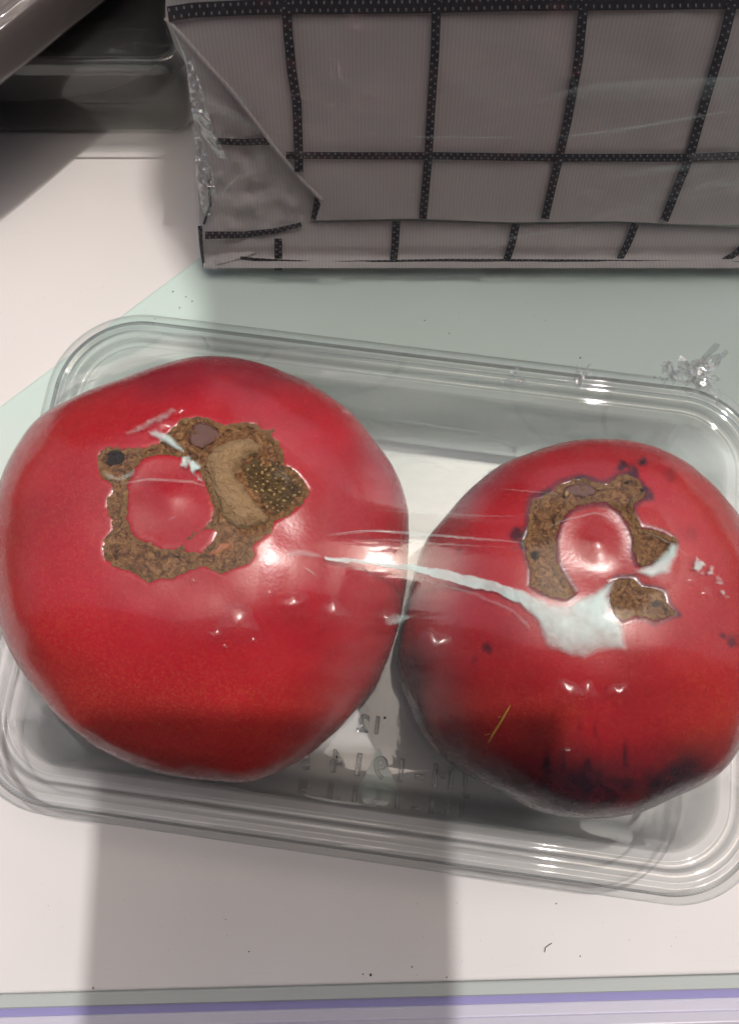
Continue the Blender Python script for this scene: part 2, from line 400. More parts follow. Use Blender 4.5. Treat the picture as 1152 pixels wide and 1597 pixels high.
def crop4(l): return [(100 + x * .38194, 600 + y * .38194) for x, y in l]
def crop6(l): return [(740 + x * .35764, 700 + y * .35764) for x, y in l]
scarL_out = crop4([(130,300),(150,262),(190,250),(260,258),(340,252),(390,235),(430,180),(480,140),(540,128),(600,140),(650,165),(720,158),(790,150),(815,185),(872,178),(845,208),(880,235),(900,290),(905,330),(950,355),(985,395),(1007,430),(985,475),(940,520),(860,565),(840,610),(800,635),(770,660),(778,700),(745,740),(690,755),(645,780),(600,755),(555,745),(490,770),(440,795),(390,795),(350,812),(310,790),(270,765),(230,755),(170,720),(155,670),(165,630),(195,590),(195,550),(170,510),(175,470),(200,430),(190,402),(160,385),(140,345)])
holeL = crop4([(262,410),(285,360),(320,310),(360,294),(420,290),(480,300),(530,330),(565,380),(590,440),(606,500),(605,550),(575,585),(520,610),(490,640),(470,668),(400,670),(350,640),(300,625),(270,590),(258,540),(262,470)])
holeL2 = crop4([(490,650),(540,608),(600,590),(622,600),(605,640),(560,682),(520,688),(492,676)])
fleshL = crop4([(575,300),(620,250),(690,225),(770,220),(805,250),(800,290),(760,300),(722,330),(710,375),(750,420),(790,480),(830,530),(852,555),(800,590),(740,600),(690,585),(640,540),(605,480),(580,410),(565,345)])
seedL = crop4([(725,335),(770,305),(820,290),(872,310),(900,352),(960,382),(992,430),(960,480),(900,520),(862,548),(835,530),(795,470),(750,410),(715,378)])
pocketL = crop4([(505,190),(540,150),(600,150),(648,190),(640,230),(580,265),(520,262),(505,230)])
orangeL = crop4([(585,695),(612,655),(665,638),(692,655),(665,690),(605,708)])
pitL = crop4([(160,300),(180,270),(215,262),(250,280),(258,310),(235,335),(195,338),(168,325)])
scarR_out = crop6([(245,215),(290,210),(330,190),(370,150),(430,130),(490,126),(540,150),(580,150),(620,120),(660,112),(710,130),(740,180),(750,205),(720,230),(692,250),(694,280),(724,343),(770,348),(830,365),(875,392),(880,420),(850,470),(780,500),(712,514),(688,450),(688,385),(666,335),(628,275),(570,235),(490,240),(420,262),(375,322),(355,400),(360,500),(400,570),(440,635),(400,662),(340,650),(280,628),(238,600),(240,520),(225,470),(212,400),(230,350),(232,290)])
scarR2 = crop6([(585,600),(620,565),(690,560),(720,600),(790,610),(825,625),(835,670),(878,718),(820,742),(780,757),(740,735),(690,735),(640,752),(608,722),(588,660)])
pocketR = crop6([(365,190),(400,160),(460,140),(510,150),(540,185),(510,215),(450,222),(400,215)])
pitR = crop6([(228,455),(255,440),(285,450),(292,470),(268,490),(238,488)])
pitR2 = crop6([(745,665),(790,655),(818,672),(805,695),(765,700),(742,688)])
scarL_in = [holeL, holeL2]

def sink(T, poly, holes=(), dep=.0010):
    q_ = T['q']; m = inside(q_, np.array(poly, float)) & (T['hgt'] > .2); d_ = edge_dist(q_, poly)
    for h in holes: m &= ~inside(q_, np.array(h, float)); d_ = np.minimum(d_, edge_dist(q_, h))
    T['pts'][:, 2] -= np.where(m, dep * smooth(0, 12, d_), 0); T['pts'][:, 2] += np.where(~m & (T['hgt'] > .2), .00005 * np.exp(-(d_ / 9) ** 2), 0)
sink(TL, scarL_out, scarL_in, .0009); sink(TR, scarR_out, (), .0009); sink(TR, scarR2, (), .0009)
def finish_tomato(T, mat, warm, dark):
    loc = T['loc']
    T['skin'] = mesh_obj('skin', T['pts'], T['F'], mat, T['root'], True, dict(warm=warm, dark=dark))
    T['bvh'] = BVHTree.FromPolygons([Vector(p) for p in T['pts']], T['F'])
q = TL['q']; pts = TL['pts']
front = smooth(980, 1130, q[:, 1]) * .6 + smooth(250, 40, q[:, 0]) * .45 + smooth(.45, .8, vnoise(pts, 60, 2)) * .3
dk = smooth(640, 575, q[:, 1] + 30 * vnoise(pts, 60, 9)) * .45 * (pts[:, 2] < .076) + smooth(-.15, -.75, TL['hgt']) * .7  # shade of the back top and underside painted into the skin colour
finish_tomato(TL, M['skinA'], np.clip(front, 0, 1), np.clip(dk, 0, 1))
q = TR['q']; pts = TR['pts']
n3 = vnoise(pts, 70, 21); 
warm = smooth(1020, 1130, q[:, 1]) * .38 * smooth(.1, .5, n3 + .35) + smooth(1010, 1090, q[:, 0]) * .25
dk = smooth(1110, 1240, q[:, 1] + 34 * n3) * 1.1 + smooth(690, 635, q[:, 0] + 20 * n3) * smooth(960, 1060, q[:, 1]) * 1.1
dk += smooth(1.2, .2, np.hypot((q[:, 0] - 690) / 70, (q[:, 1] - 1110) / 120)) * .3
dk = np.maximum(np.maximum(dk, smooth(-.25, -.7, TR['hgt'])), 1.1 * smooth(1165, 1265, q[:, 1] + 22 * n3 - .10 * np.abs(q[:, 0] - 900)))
de = np.minimum(edge_dist(q, chaikin(scarR_out, 1)), edge_dist(q, scarR2)); top = TR['hgt'] > .3
dk += top * smooth(9, 2, de + 5 * n3) * .75
for bx, by, r, s in ((1002,720,8,1),(990,735,6,.8),(970,728,9,1),(968,722,6,1),(1010,772,12,1),(985,735,14,.6),(810,838,16,.8),(800,832,8,.7),(760,1010,10,.8),(740,1030,6,.4),(1140,1000,12,.8),(1128,992,6,.8),(716,860,7,.4),(1060,960,6,.3),(1075,830,16,.25),(975,760,8,.6),(905,750,10,.5),(850,770,10,.5),(1045,740,12,.35)):
    dk += top * s * smooth(r * 1.3, r * .3, np.hypot(q[:, 0] - bx, q[:, 1] - by) + r * .7 * vnoise(q, .12, 4))
for bx, w in ((905, 7), (930, 6), (878, 5), (985, 6), (850, 8)):
    dk += .5 * smooth(w, 0, np.abs(q[:, 0] - bx - 26 * vnoise(q, .012, 77, 3))) * smooth(1090, 1150, q[:, 1]) * smooth(-.1, .4, vnoise(q, .02, int(bx), 2))
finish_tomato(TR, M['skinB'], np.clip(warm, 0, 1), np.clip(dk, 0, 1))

def patch(name, T, poly, mat, parent, holes=(), step=1.6, h0=.0001, h1=.0005, hn=.0004, ns=.09, seed=1, pits=(), edgew=4.0, rim=8.0, dome=0):
    poly = np.array(poly, float); x0, y0 = poly.min(0) - 2; x1, y1 = poly.max(0) + 2
    nx = int((x1 - x0) / step) + 1; ny = int((y1 - y0) / step) + 1
    gx, gy = np.meshgrid(x0 + np.arange(nx) * step, y0 + np.arange(ny) * step)
    pp = np.stack([gx.ravel(), gy.ravel()], 1)
    wob = np.stack([vnoise(pp, .13, seed + 5, 2), vnoise(pp, .13, seed + 6, 2)], 1) * 3.2
    ins = inside(pp + wob, poly); d = edge_dist(pp + wob, poly)
    for h in holes:
        ins &= ~inside(pp + wob, np.array(h, float)); d = np.minimum(d, edge_dist(pp + wob, h))
    pit = np.zeros(len(pp))
    for (bx, by, r) in pits: pit = np.maximum(pit, smooth(r, r * .45, np.hypot(pp[:, 0] - bx, pp[:, 1] - by) + 2 * vnoise(pp, .2, seed)))
    hh = h0 + (h1 + hn * vnoise(pp, ns, seed, 4)) * smooth(0, rim, d) + dome * smooth(0, rim * 3, d) - pit * .0012
    hh = np.where(d < 2.0, np.minimum(np.maximum(hh, .00003), .00012), np.maximum(hh, .00006))
    V = []; idx = -np.ones(len(pp), int); E = []; PT = []
    for i in np.nonzero(ins)[0]:
        loc, n, k, dist = cast(T['bvh'], *pp[i])
        if loc is None: continue
        idx[i] = len(V); V.append(loc + n * hh[i]); E.append(math.exp(-d[i] / edgew)); PT.append(pit[i])
    F = []
    for j in range(ny - 1):
        for i in range(nx - 1):
            a = idx[j * nx + i]; b = idx[j * nx + i + 1]; c = idx[(j + 1) * nx + i + 1]; e = idx[(j + 1) * nx + i]
            if min(a, b, c, e) >= 0: F.append((a, e, c, b))
    o = mesh_obj(name, V, F, mat, parent, True, dict(edge=E, pit=PT)); return o
rL, rR = TL['root'], TR['root']
sL = patch('corky_scar', TL, scarL_out, M['cork'], rL, scarL_in, 1.5, .0001, .0005, .0013, .075, 11, pits=[(183,714,15),(300,690,4),(370,925,10)])
patch('exposed_flesh', TL, chaikin(fleshL, 1), M['flesh'], sL, (), 1.8, .0005, .0010, .0003, .03, 12, dome=.0012, edgew=6)
sb = patch('seed_bed', TL, seedL, M['seedbed'], sL, (), 1.8, .0007, .0004, .0004, .12, 13)
patch('brown_pocket', TL, chaikin(pocketL, 1), M['brown'], sL, (), 1.8, .0008, .0003, .0002, .05, 14)
patch('orange_flesh', TL, chaikin(orangeL, 1), M['orange'], sL, (), 1.8, .0009, .0004, .0002, .08, 15)
patch('black_pit', TL, chaikin(pitL, 1), M['pit'], sL, (), 1.6, .0008, .0003, .0010, .25, 16)
sR = patch('corky_scar', TR, scarR_out, M['cork'], rR, (), 1.5, .0001, .0005, .0014, .085, 17, pits=[(974,755,5),(833,867,9),(1000,765,4)])
sR2 = patch('corky_scar', TR, scarR2, M['cork'], rR, (), 1.5, .0001, .0005, .0014, .085, 18, pits=[(1021,943,8)])
patch('brown_pocket', TR, chaikin(pocketR, 1), M['brown'], sR, (), 1.6, .0008, .0002, .0002, .05, 19)
# seeds in the seed bed, and one in the right scar
sb_bvh = bvh_of(sb); V = []; F = []
def blob(center, n, rx, ry, rz, ang):
    n = Vector(n).normalized(); t = n.orthogonal().normalized(); t.rotate(Matrix.Rotation(ang, 3, n)); b = n.cross(t)
    base = len(V)
    for i in range(5):
        a = math.pi * i / 4
        for k in range(8):
            g = 2 * math.pi * k / 8
            V.append(Vector(center) + t * (rx * math.sin(a) * math.cos(g)) + b * (ry * math.sin(a) * math.sin(g)) + n * rz * math.cos(a))
    for i in range(4):
        for k in range(8): F.append((base + i * 8 + k, base + i * 8 + (k + 1) % 8, base + (i + 1) * 8 + (k + 1) % 8, base + (i + 1) * 8 + k))
sp = np.array(seedL); tries = []; k = 0
while k < 46:
    x, y = random.uniform(sp[:, 0].min(), sp[:, 0].max()), random.uniform(sp[:, 1].min(), sp[:, 1].max())
    pq = np.array([[x, y]])
    if not inside(pq, sp)[0] or edge_dist(pq, sp)[0] < 4 or any(math.hypot(x - a, y - b) < 7 for a, b in tries): 
        if random.random() < .002: break
        continue
    r = cast(sb_bvh, x, y)
    if r[0] is None: continue
    tries.append((x, y)); k += 1; s = random.uniform(.6, 1.15)
    blob(r[0] + r[1] * .0001, r[1], .00050 * s, .00034 * s, .00030, random.uniform(0, 6.3))
tag(mesh_obj('seeds', V, F, M['seed'], sL), kind='stuff')
V = []; F = []
r = cast(TR['bvh'], 881, 774); blob(r[0] + r[1] * .0013, r[1], .0009, .0006, .0005, .4)
mesh_obj('seed', V, F, M['seed'], sR)
# yellow dry scratch on the right tomato
for pth, w in (([(795,1100),(788,1112),(780,1126),(770,1142),(761,1158)], [.00012,.00028,.0003,.0003,.0001]), ([(756,1146),(764,1144)], [.0001,.0001]), ([(777,1118),(781,1117)], [.0001,.0001])):
    pa = []
    for x, y in pth:
        r = cast(TR['bvh'], x, y); pa.append(np.array(r[0] + r[1] * .00012))
    V, F = tube(pa, w, 5); mesh_obj('straw_fleck', V, F, M['straw'], rR)

# ---------------------------------------------------------------- clear tray
RA = math.radians(-7.6); EX = np.array([math.cos(RA), math.sin(RA)]); EY = np.array([-math.sin(RA), math.cos(RA)])
TC = EY * .0317
def rrect(hw, hh, r, n=40):
    p = []
    for cx, cy, a0 in ((hw - r, hh - r, 0), (-(hw - r), hh - r, 90), (-(hw - r), -(hh - r), 180), (hw - r, -(hh - r), 270)):
        for k in range(n + 1):
            a = math.radians(a0 + 90 * k / n); p.append((cx + r * math.cos(a), cy + r * math.sin(a)))
    # subdivide the straight sides
    out = []
    for i in range(len(p)):
        a = np.array(p[i]); b = np.array(p[(i + 1) % len(p)]); m = max(1, int(np.linalg.norm(b - a) / .006))
        for k in range(m): out.append(a + (b - a) * k / m)
    return np.array(out)
HW, HH, CRAD = .1004, .0672, .024
BASE = rrect(HW, HH, CRAD)
# normals by finite difference for constant insets
def inset_loop(d):
    r = max(.004, CRAD - d * .75)
    n0 = rrect(HW, HH, CRAD)
    # same topology: scale each corner piece
    q = n0.copy()
    s = np.sign(q); core = np.stack([s[:, 0] * (HW - CRAD), s[:, 1] * (HH - CRAD)], 1)
    dx = q - core; L = np.maximum(np.abs(q) - np.array([HW - CRAD, HH - CRAD]), 0) * s
    nn = L / (np.linalg.norm(L, axis=1, keepdims=True) + 1e-12)
    return q - nn * d
PROFILE = [(-.0004, .0330), (0, .0335), (.0002, .0392), (.0008, .0402), (.0020, .0406), (.0022, .0408), (.0024, .0406), (.0034, .0406), (.0036, .0404), (.0038, .0406), (.0052, .0406), (.0057, .0404), (.0059, .0400), (.0062, .0385), (.0063, .0376), (.0066, .0374), (.0076, .0373), (.0078, .0375), (.0080, .0372), (.0096, .0370), (.0099, .0367),
           (.0104, .0350), (.0108, .0290), (.0112, .0200), (.0117, .0120), (.0123, .0075), (.0132, .0045), (.0146, .0028), (.0162, .0020)]
def to_world(loop, z):
    w = loop[:, :1] * EX + loop[:, 1:2] * EY + TC
    return np.c_[w, np.full(len(w), z)] if np.isscalar(z) else np.c_[w, z]
def tray_container(root):
    V = []; n = len(BASE); F = []
    for d, z in PROFILE: V += list(to_world(inset_loop(d), z))
    F = grid_faces(len(PROFILE), n, True)
    # floor: concentric loops
    last = inset_loop(PROFILE[-1][0]); m0 = len(PROFILE)
    for k, s in enumerate((.93, .8, .6, .4, .2, .05)):
        V += list(to_world(last * s, .0018 - .0002 * (k % 2)))
    for k in range(6):
        for j in range(n):
            a = (m0 - 1 + k) * n; b = a + n; F.append((a + j, a + (j + 1) % n, b + (j + 1) % n, b + j))
    F.append(tuple((m0 + 5) * n + j for j in range(n)))
    return mesh_obj('container', V, F, M['container'], root)
tray = thing('plastic_tray', 'clear plastic tray holding two tomatoes under wrinkled cling film', 'tray', (*TC, 0.0))
tray_container(tray)

# embossed mirrored lettering on the tray floor
def emboss(txt, size, px, py, rad, spc=1.0):
    cu = bpy.data.curves.new('lettering', 'FONT'); cu.body = txt; cu.size = size; cu.align_x = 'CENTER'; cu.align_y = 'CENTER'
    cu.space_character = spc; cu.fill_mode = 'NONE'; cu.bevel_depth = rad; cu.bevel_resolution = 1; cu.resolution_u = 4
    tmp = bpy.data.objects.new('tmp', cu); COL.objects.link(tmp); bpy.context.view_layer.update()
    me = bpy.data.meshes.new_from_object(tmp.evaluated_get(bpy.context.evaluated_depsgraph_get()))
    V = np.array([v.co[:] for v in me.vertices]); F = [tuple(p.vertices)[::-1] for p in me.polygons]
    bpy.data.objects.remove(tmp); bpy.data.curves.remove(cu); bpy.data.meshes.remove(me)
    c = P(px, py, .002)
    W = np.c_[c[0] - V[:, 0] * EX[0] + V[:, 1] * EY[0], c[1] - V[:, 0] * EX[1] + V[:, 1] * EY[1], .0021 + V[:, 2]]
    return mesh_obj('lettering', W, F, M['emboss'], tray)
emboss('JM-1914', .0088, 622, 1203, .00030, 1.45)
emboss('5', .0058, 477, 1190, .00024)
emboss('12', .0070, 577, 1131, .00028, 1.2)
tri = [P(590, 1165, .0024), P(556, 1236, .0024), P(628, 1247, .0024)]  # sky reflected in the tray floor, painted as a pale mint triangle
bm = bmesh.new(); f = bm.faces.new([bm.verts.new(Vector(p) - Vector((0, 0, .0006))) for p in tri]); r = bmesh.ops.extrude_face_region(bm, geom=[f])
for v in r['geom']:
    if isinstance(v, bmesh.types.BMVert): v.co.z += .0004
bmesh.ops.recalc_face_normals(bm, faces=bm.faces); me = bpy.data.meshes.new('reflection_triangle'); bm.to_mesh(me); bm.free(); me.materials.append(M['sky_patch'])
o = bpy.data.objects.new('reflection_triangle', me); COL.objects.link(o); o.parent = tray; o.matrix_parent_inverse = Matrix.Translation(-Vector(tray.location))

# ---------------------------------------------------------------- cling film: a membrane stretched over rim and fruit
def solve_film():
    levels = [(56, 40), (112, 80), (224, 160)]
    H = None; hw, hh = HW + .001, HH + .001
    for (nx, ny) in levels:
        xs = np.linspace(-hw, hw, nx); ys = np.linspace(-hh, hh, ny); X, Y = np.meshgrid(xs, ys)
        W = X.ravel()[:, None] * EX + Y.ravel()[:, None] * EY + TC
        ob = np.full(nx * ny, -1.0)
        for T in (TL, TR):
            lo, hi = T['pts'][:, :2].min(0), T['pts'][:, :2].max(0)
            for i in np.nonzero(((W > lo) & (W < hi)).all(1))[0]:
                h = T['bvh'].ray_cast(Vector((W[i, 0], W[i, 1], .2)), Vector((0, 0, -1)))
                if h[0] is not None: ob[i] = max(ob[i], h[0].z + .0009)
        ob = ob.reshape(ny, nx)
        q = np.maximum(np.abs(np.stack([X, Y], -1)) - np.array([HW - CRAD, HH - CRAD]), 0)
        sd_ = np.hypot(q[..., 0], q[..., 1]) - CRAD + .0035
        fixed = sd_ > 0
        if H is None: H = np.full((ny, nx), .0412)
        else:
            yi = np.linspace(0, H.shape[0] - 1, ny); xi = np.linspace(0, H.shape[1] - 1, nx)
            H = np.array([np.interp(xi, np.arange(H.shape[1]), row) for row in H])
            H = np.array([np.interp(yi, np.arange(H.shape[0]), col) for col in H.T]).T
        H[fixed] = .0412; H = np.maximum(H, ob)
        ob[fixed] = -1
        for it in range(900):
            n = H.copy(); n[1:-1, 1:-1] = .25 * (H[:-2, 1:-1] + H[2:, 1:-1] + H[1:-1, :-2] + H[1:-1, 2:])
            n = H + 1.0 * (n - H); n[fixed] = .0412; H = np.maximum(n, ob)
    for it in range(10):                                            # the film is stiff: ease the line where it leaves the fruit
        n = H.copy(); n[1:-1, 1:-1] = .25 * (H[:-2, 1:-1] + H[2:, 1:-1] + H[1:-1, :-2] + H[1:-1, 2:]); n[fixed] = .0412; H = np.maximum(n, ob - .0005)
    return X, Y, H, ob, sd_
FX, FY, FH, FOB, FSD = solve_film()
lift = np.where(FOB > 0, smooth(.00005, .0060, FH - FOB) ** .8, 1.0)
W = FX.ravel()[:, None] * EX + FY.ravel()[:, None] * EY + TC
ny, nx = FH.shape
hz = FH.ravel().copy()
# tension wrinkles running from fruit to fruit and fruit to rim
along = W @ EX; across = W @ EY
wr = vnoise(np.c_[along * 18, across * 330], 1.0, 3, 2)
ca = smooth(-.02, .015, along) * smooth(.075, .03, along)
hz += lift.ravel() * (wr * .00005 * (1 - smooth(-.006, 0, FSD.ravel())))
snap = np.maximum(FSD.ravel() - .0019, 0)
q2 = np.stack([FX.ravel(), FY.ravel()], 1); core = np.clip(q2, [-(HW - CRAD), -(HH - CRAD)], [HW - CRAD, HH - CRAD]); dv = q2 - core
q2 = q2 - dv / (np.linalg.norm(dv, axis=1, keepdims=True) + 1e-12) * snap[:, None]
W = q2[:, :1] * EX + q2[:, 1:2] * EY + TC
keep = FSD.ravel() < .0019 + .0027
idx = -np.ones(nx * ny, int); idx[keep] = np.arange(keep.sum())
Vf = np.c_[W, hz][keep]; Ff = []
for j in range(ny - 1):
    for i in range(nx - 1):
        a, b, c, e = idx[j * nx + i], idx[j * nx + i + 1], idx[(j + 1) * nx + i + 1], idx[(j + 1) * nx + i]
        if min(a, b, c, e) >= 0: Ff.append((a, b, c, e))
film = mesh_obj('cling_film', Vf, Ff, M['film'], tray, True, dict(lift=np.clip(lift.ravel()[keep], 0, 1)))
FB = BVHTree.FromPolygons([Vector(v) for v in Vf], Ff)
# film skirt pulled down over the outside of the rim
V = []; loop = inset_loop(-.0008); n = len(loop)
for k, (d, z) in enumerate(((.0017, .0412), (-.0002, .0411), (-.0014, .0402), (-.0018, .036), (-.0017, .031), (-.0014, .027))):
    lp = inset_loop(d); zz = np.full(n, z) + (vnoise(lp, 90, 8, 2) * .0018 if k > 3 else 0)
    V += list(to_world(lp, zz))
mesh_obj('film_skirt', V, grid_faces(6, n, True), M['skirt'], film, True, dict(lift=np.ones(len(V)) * .6))

def film_sheet(name, poly, fade=None, lift_=.0004, step=1.6, mat='fold', seed=1, amp=.00012, edge=8.0, wob_amp=2.2, parent=None):
    poly = np.array(poly, float); x0, y0 = poly.min(0) - 2; x1, y1 = poly.max(0) + 2
    nx = int((x1 - x0) / step) + 1; ny = int((y1 - y0) / step) + 1
    gx, gy = np.meshgrid(x0 + np.arange(nx) * step, y0 + np.arange(ny) * step); pp = np.stack([gx.ravel(), gy.ravel()], 1)
    wob = np.stack([vnoise(pp, .10, seed + 5, 3), vnoise(pp, .10, seed + 6, 3)], 1) * wob_amp
    ins = inside(pp + wob, poly); d = edge_dist(pp + wob, poly); al = smooth(0, edge, d) if edge < 12 else smooth(0, 3.5 + (edge - 3.5) * smooth(780, 880, pp[:, 0]), d)
    if fade: al = al * fade(pp)
    V = []; A_ = []; ix = -np.ones(len(pp), int); nz = vnoise(pp, .05, seed, 3)
    for i in np.nonzero(ins)[0]:
        r = cast(FB, *pp[i])
        if r[0] is None: continue
        nn = r[1] if r[1].z > 0 else -r[1]
        ix[i] = len(V); V.append(r[0] + nn * (lift_ + amp * nz[i])); A_.append(al[i])
    F = [(ix[j * nx + i], ix[(j + 1) * nx + i], ix[(j + 1) * nx + i + 1], ix[j * nx + i + 1]) for j in range(ny - 1) for i in range(nx - 1)
         if min(ix[j * nx + i], ix[(j + 1) * nx + i], ix[(j + 1) * nx + i + 1], ix[j * nx + i + 1]) >= 0]
    return mesh_obj(name, V, F, M[mat], parent or film, True, dict(alpha=A_, lift=np.ones(len(V))))
glareR = [(503,868),(560,871),(640,880),(700,889),(760,903),(820,922)] + crop6([(330,662),(400,668),(445,645),(500,625),(560,590),(640,550),(700,530),(760,500),(820,440),(850,405),(892,420),(885,475),(852,552),(760,572),(700,545),(620,568),(590,640),(610,730),(650,752),(660,800),(672,890),(600,880),(540,895),(480,926),(400,905),(340,880),(300,860),(285,805),(262,742),(200,685),(100,632)]) + [(730,917),(640,892),(560,881),(503,876)]
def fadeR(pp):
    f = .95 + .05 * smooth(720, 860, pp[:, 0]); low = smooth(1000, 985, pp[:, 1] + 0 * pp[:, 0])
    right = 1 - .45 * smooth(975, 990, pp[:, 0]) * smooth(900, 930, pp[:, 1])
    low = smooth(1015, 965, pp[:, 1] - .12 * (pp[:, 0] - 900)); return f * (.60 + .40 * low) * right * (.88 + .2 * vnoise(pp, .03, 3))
film_sheet('film_glare', glareR, fadeR, seed=31, edge=13.0, wob_amp=2.6, step=1.4)  # sun glare on the film, painted as a pale translucent sheet
film_sheet('film_glare', [(503,880),(560,886),(640,898),(740,922),(800,948),(826,972),(832,990),(824,984),(800,958),(740,930),(640,904),(560,891),(503,884)], lambda p: .35 + 0 * p[:, 0], seed=32)
glareL = crop4([(335,190),(380,178),(440,205),(475,240),(502,275),(490,287),(440,260),(380,228),(350,212)])
film_sheet('film_glare', glareL, None, seed=33)
film_sheet('film_glare', crop4([(240,205),(300,165),(380,120),(440,95),(475,110),(460,130),(390,165),(330,195),(270,215)]), lambda p: .38 + .25 * vnoise(p, .1, 5), seed=34, wob_amp=5)
film_sheet('film_glare', crop4([(465,292),(540,280),(562,330),(575,398),(548,400),(515,362),(470,332)]), lambda p: np.clip(.25 + 1.4 * vnoise(p, .14, 6), 0, 1), seed=35, wob_amp=6)
film_sheet('film_glare', crop4([(165,352),(230,370),(300,345),(290,385),(220,405),(170,388)]), lambda p: .35 + .2 * vnoise(p, .1, 5), seed=36, wob_amp=4)
film_sheet('film_glare', crop6([(900,440),(960,460),(1010,490),(1050,550),(1110,610),(1115,650),(1085,660),(1040,600),(990,560),(930,540),(935,500)]), lambda p: np.clip(.1 + 1.6 * vnoise(p, .13, 16, 2), 0, 1) * .75, seed=37, wob_amp=7)
film_sheet('film_glare', [(596,962),(612,952),(634,955),(650,962),(632,970),(615,976),(600,975)], lambda p: .4 + .25 * vnoise(p, .2, 5), seed=38, wob_amp=5)

# thin pulled wrinkle ridges of the film (real raised creases)
def crease(pts_px, w0, h=.0004, name='film_crease'):
    pa = []; ws = []
    pp = np.array(pts_px, float); t = np.linspace(0, len(pp) - 1, 14 * (len(pp) - 1))
    xs = np.interp(t, np.arange(len(pp)), pp[:, 0]); ys = np.interp(t, np.arange(len(pp)), pp[:, 1])
    for i, (x, y) in enumerate(zip(xs, ys)):
        r = cast(FB, x, y)
        if r[0] is None: continue
        pa.append(np.array(r[0]) + np.array([0, 0, .00015])); ws.append(w0 * math.sin(math.pi * (i + .5) / len(xs)) ** .5)
    if len(pa) > 2:
        V, F = tube(pa, ws, 5); mesh_obj(name, V, F, M['crease'], film)
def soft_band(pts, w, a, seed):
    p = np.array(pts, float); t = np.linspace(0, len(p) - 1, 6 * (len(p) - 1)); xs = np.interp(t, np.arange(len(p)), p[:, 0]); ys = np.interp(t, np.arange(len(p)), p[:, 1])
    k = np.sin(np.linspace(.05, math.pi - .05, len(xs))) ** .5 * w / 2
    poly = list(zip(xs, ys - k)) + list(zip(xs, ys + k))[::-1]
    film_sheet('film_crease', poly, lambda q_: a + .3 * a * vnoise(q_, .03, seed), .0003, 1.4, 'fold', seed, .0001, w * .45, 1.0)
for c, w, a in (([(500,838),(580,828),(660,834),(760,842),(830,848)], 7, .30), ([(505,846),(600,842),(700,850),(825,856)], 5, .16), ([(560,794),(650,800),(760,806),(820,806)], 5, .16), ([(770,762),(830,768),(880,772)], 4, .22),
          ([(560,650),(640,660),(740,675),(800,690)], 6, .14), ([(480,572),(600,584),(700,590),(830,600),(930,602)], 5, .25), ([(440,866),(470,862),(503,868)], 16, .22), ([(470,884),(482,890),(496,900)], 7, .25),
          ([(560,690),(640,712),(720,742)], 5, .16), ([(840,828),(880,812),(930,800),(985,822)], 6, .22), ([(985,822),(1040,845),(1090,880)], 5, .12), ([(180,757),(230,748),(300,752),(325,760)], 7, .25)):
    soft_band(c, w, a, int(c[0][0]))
for c in ([(512,834),(560,828),(620,830)], [(790,600),(850,590),(900,596)], [(800,603),(830,600),(860,606)]): crease(c, .00012)

# small domes added on the film to make glints; each catches the sun once
M['pocket'] = mat_clear('film_glint', .06, .6, .23, (1, 1, 1), (1, 1, 1))
def pocket(px, py, rad, hgt):  # one dome added on the film to make a glint
    r = cast(FB, px, py)
    if r[0] is None: return
    n = r[1].normalized(); a = n.orthogonal().normalized(); b = n.cross(a); V = [r[0] + n * (hgt + .0002)]; F = []; NA = 20; NR = 7
    for i in range(1, NR + 1):
        q_ = i / NR
        for k in range(NA):
            g_ = 6.28318 * k / NA; rr = rad * q_ * (1 + .12 * math.sin(3 * g_ + px) + .08 * math.sin(5 * g_ + py))
            V.append(r[0] + (a * math.cos(g_) + b * math.sin(g_)) * rr + n * (hgt * (1 - q_ * q_) ** 1.3 - .0002 * (i == NR) + .0002))
    for k in range(NA): F.append((0, 1 + k, 1 + (k + 1) % NA))
    for i in range(NR - 1):
        for k in range(NA): F.append((1 + i * NA + k, 1 + (i + 1) * NA + k, 1 + (i + 1) * NA + (k + 1) % NA, 1 + i * NA + (k + 1) % NA))
    mesh_obj('film_glint', V, F, M['pocket'], film)
for x, y, r_, h_ in ((370,975,.0046,.0013),(335,992,.0018,.0005),(460,945,.0034,.0010),(520,960,.0036,.0010),(676,1008,.0040,.0012),(884,1082,.0032,.0011),(911,1086,.0032,.0011),(963,1082,.0026,.0009),
                     (540,640,.0014,.0004),(420,925,.0012,.0004),(395,1000,.0010,.0003),(350,1010,.0010,.0003),(300,905,.0009,.0003),(1075,905,.0014,.0005),(1100,925,.0016,.0005),(882,1172,.0012,.0006),(600,965,.0022,.0008),(250,660,.0030,.0008),(280,640,.0014,.0004)):
    pocket(x, y, r_, h_)

# crumpled film tufts at the back right corner of the rim
def tuft(name, px, py, z, size, n, seed, parent):
    rs = np.random.RandomState(seed); c = P(px, py, z); V = []; F = []
    for k in range(n):
        a = rs.uniform(0, 6.28); ax = np.array([math.cos(a), math.sin(a), rs.uniform(-.1, .7)]); b = rs.normal(size=3); b -= ax * (b @ ax) / (ax @ ax); b /= np.linalg.norm(b)
        L = size * rs.uniform(.4, 1.0); wd = size * rs.uniform(.12, .3); base = len(V); o0 = c + rs.normal(size=3) * size * .18
        for i in range(6):
            s = i / 5; ctr = o0 + ax * L * s + rs.normal(size=3) * size * .05
            for j in (-1, 0, 1): V.append(ctr + b * wd * j * (1 - .6 * s) + rs.normal(size=3) * size * .04)
        for i in range(5):
            for j in range(2): F.append((base + i * 3 + j, base + i * 3 + j + 1, base + i * 3 + j + 4, base + i * 3 + j + 3))
    return mesh_obj(name, V, F, M['crumple'], parent, False)
tuft('film_tuft', 1085, 590, .042, .0095, 16, 1, film)
tuft('film_tuft', 1040, 585, .042, .0050, 8, 2, film)
tuft('film_tuft', 905, 590, .042, .0045, 7, 3, film)
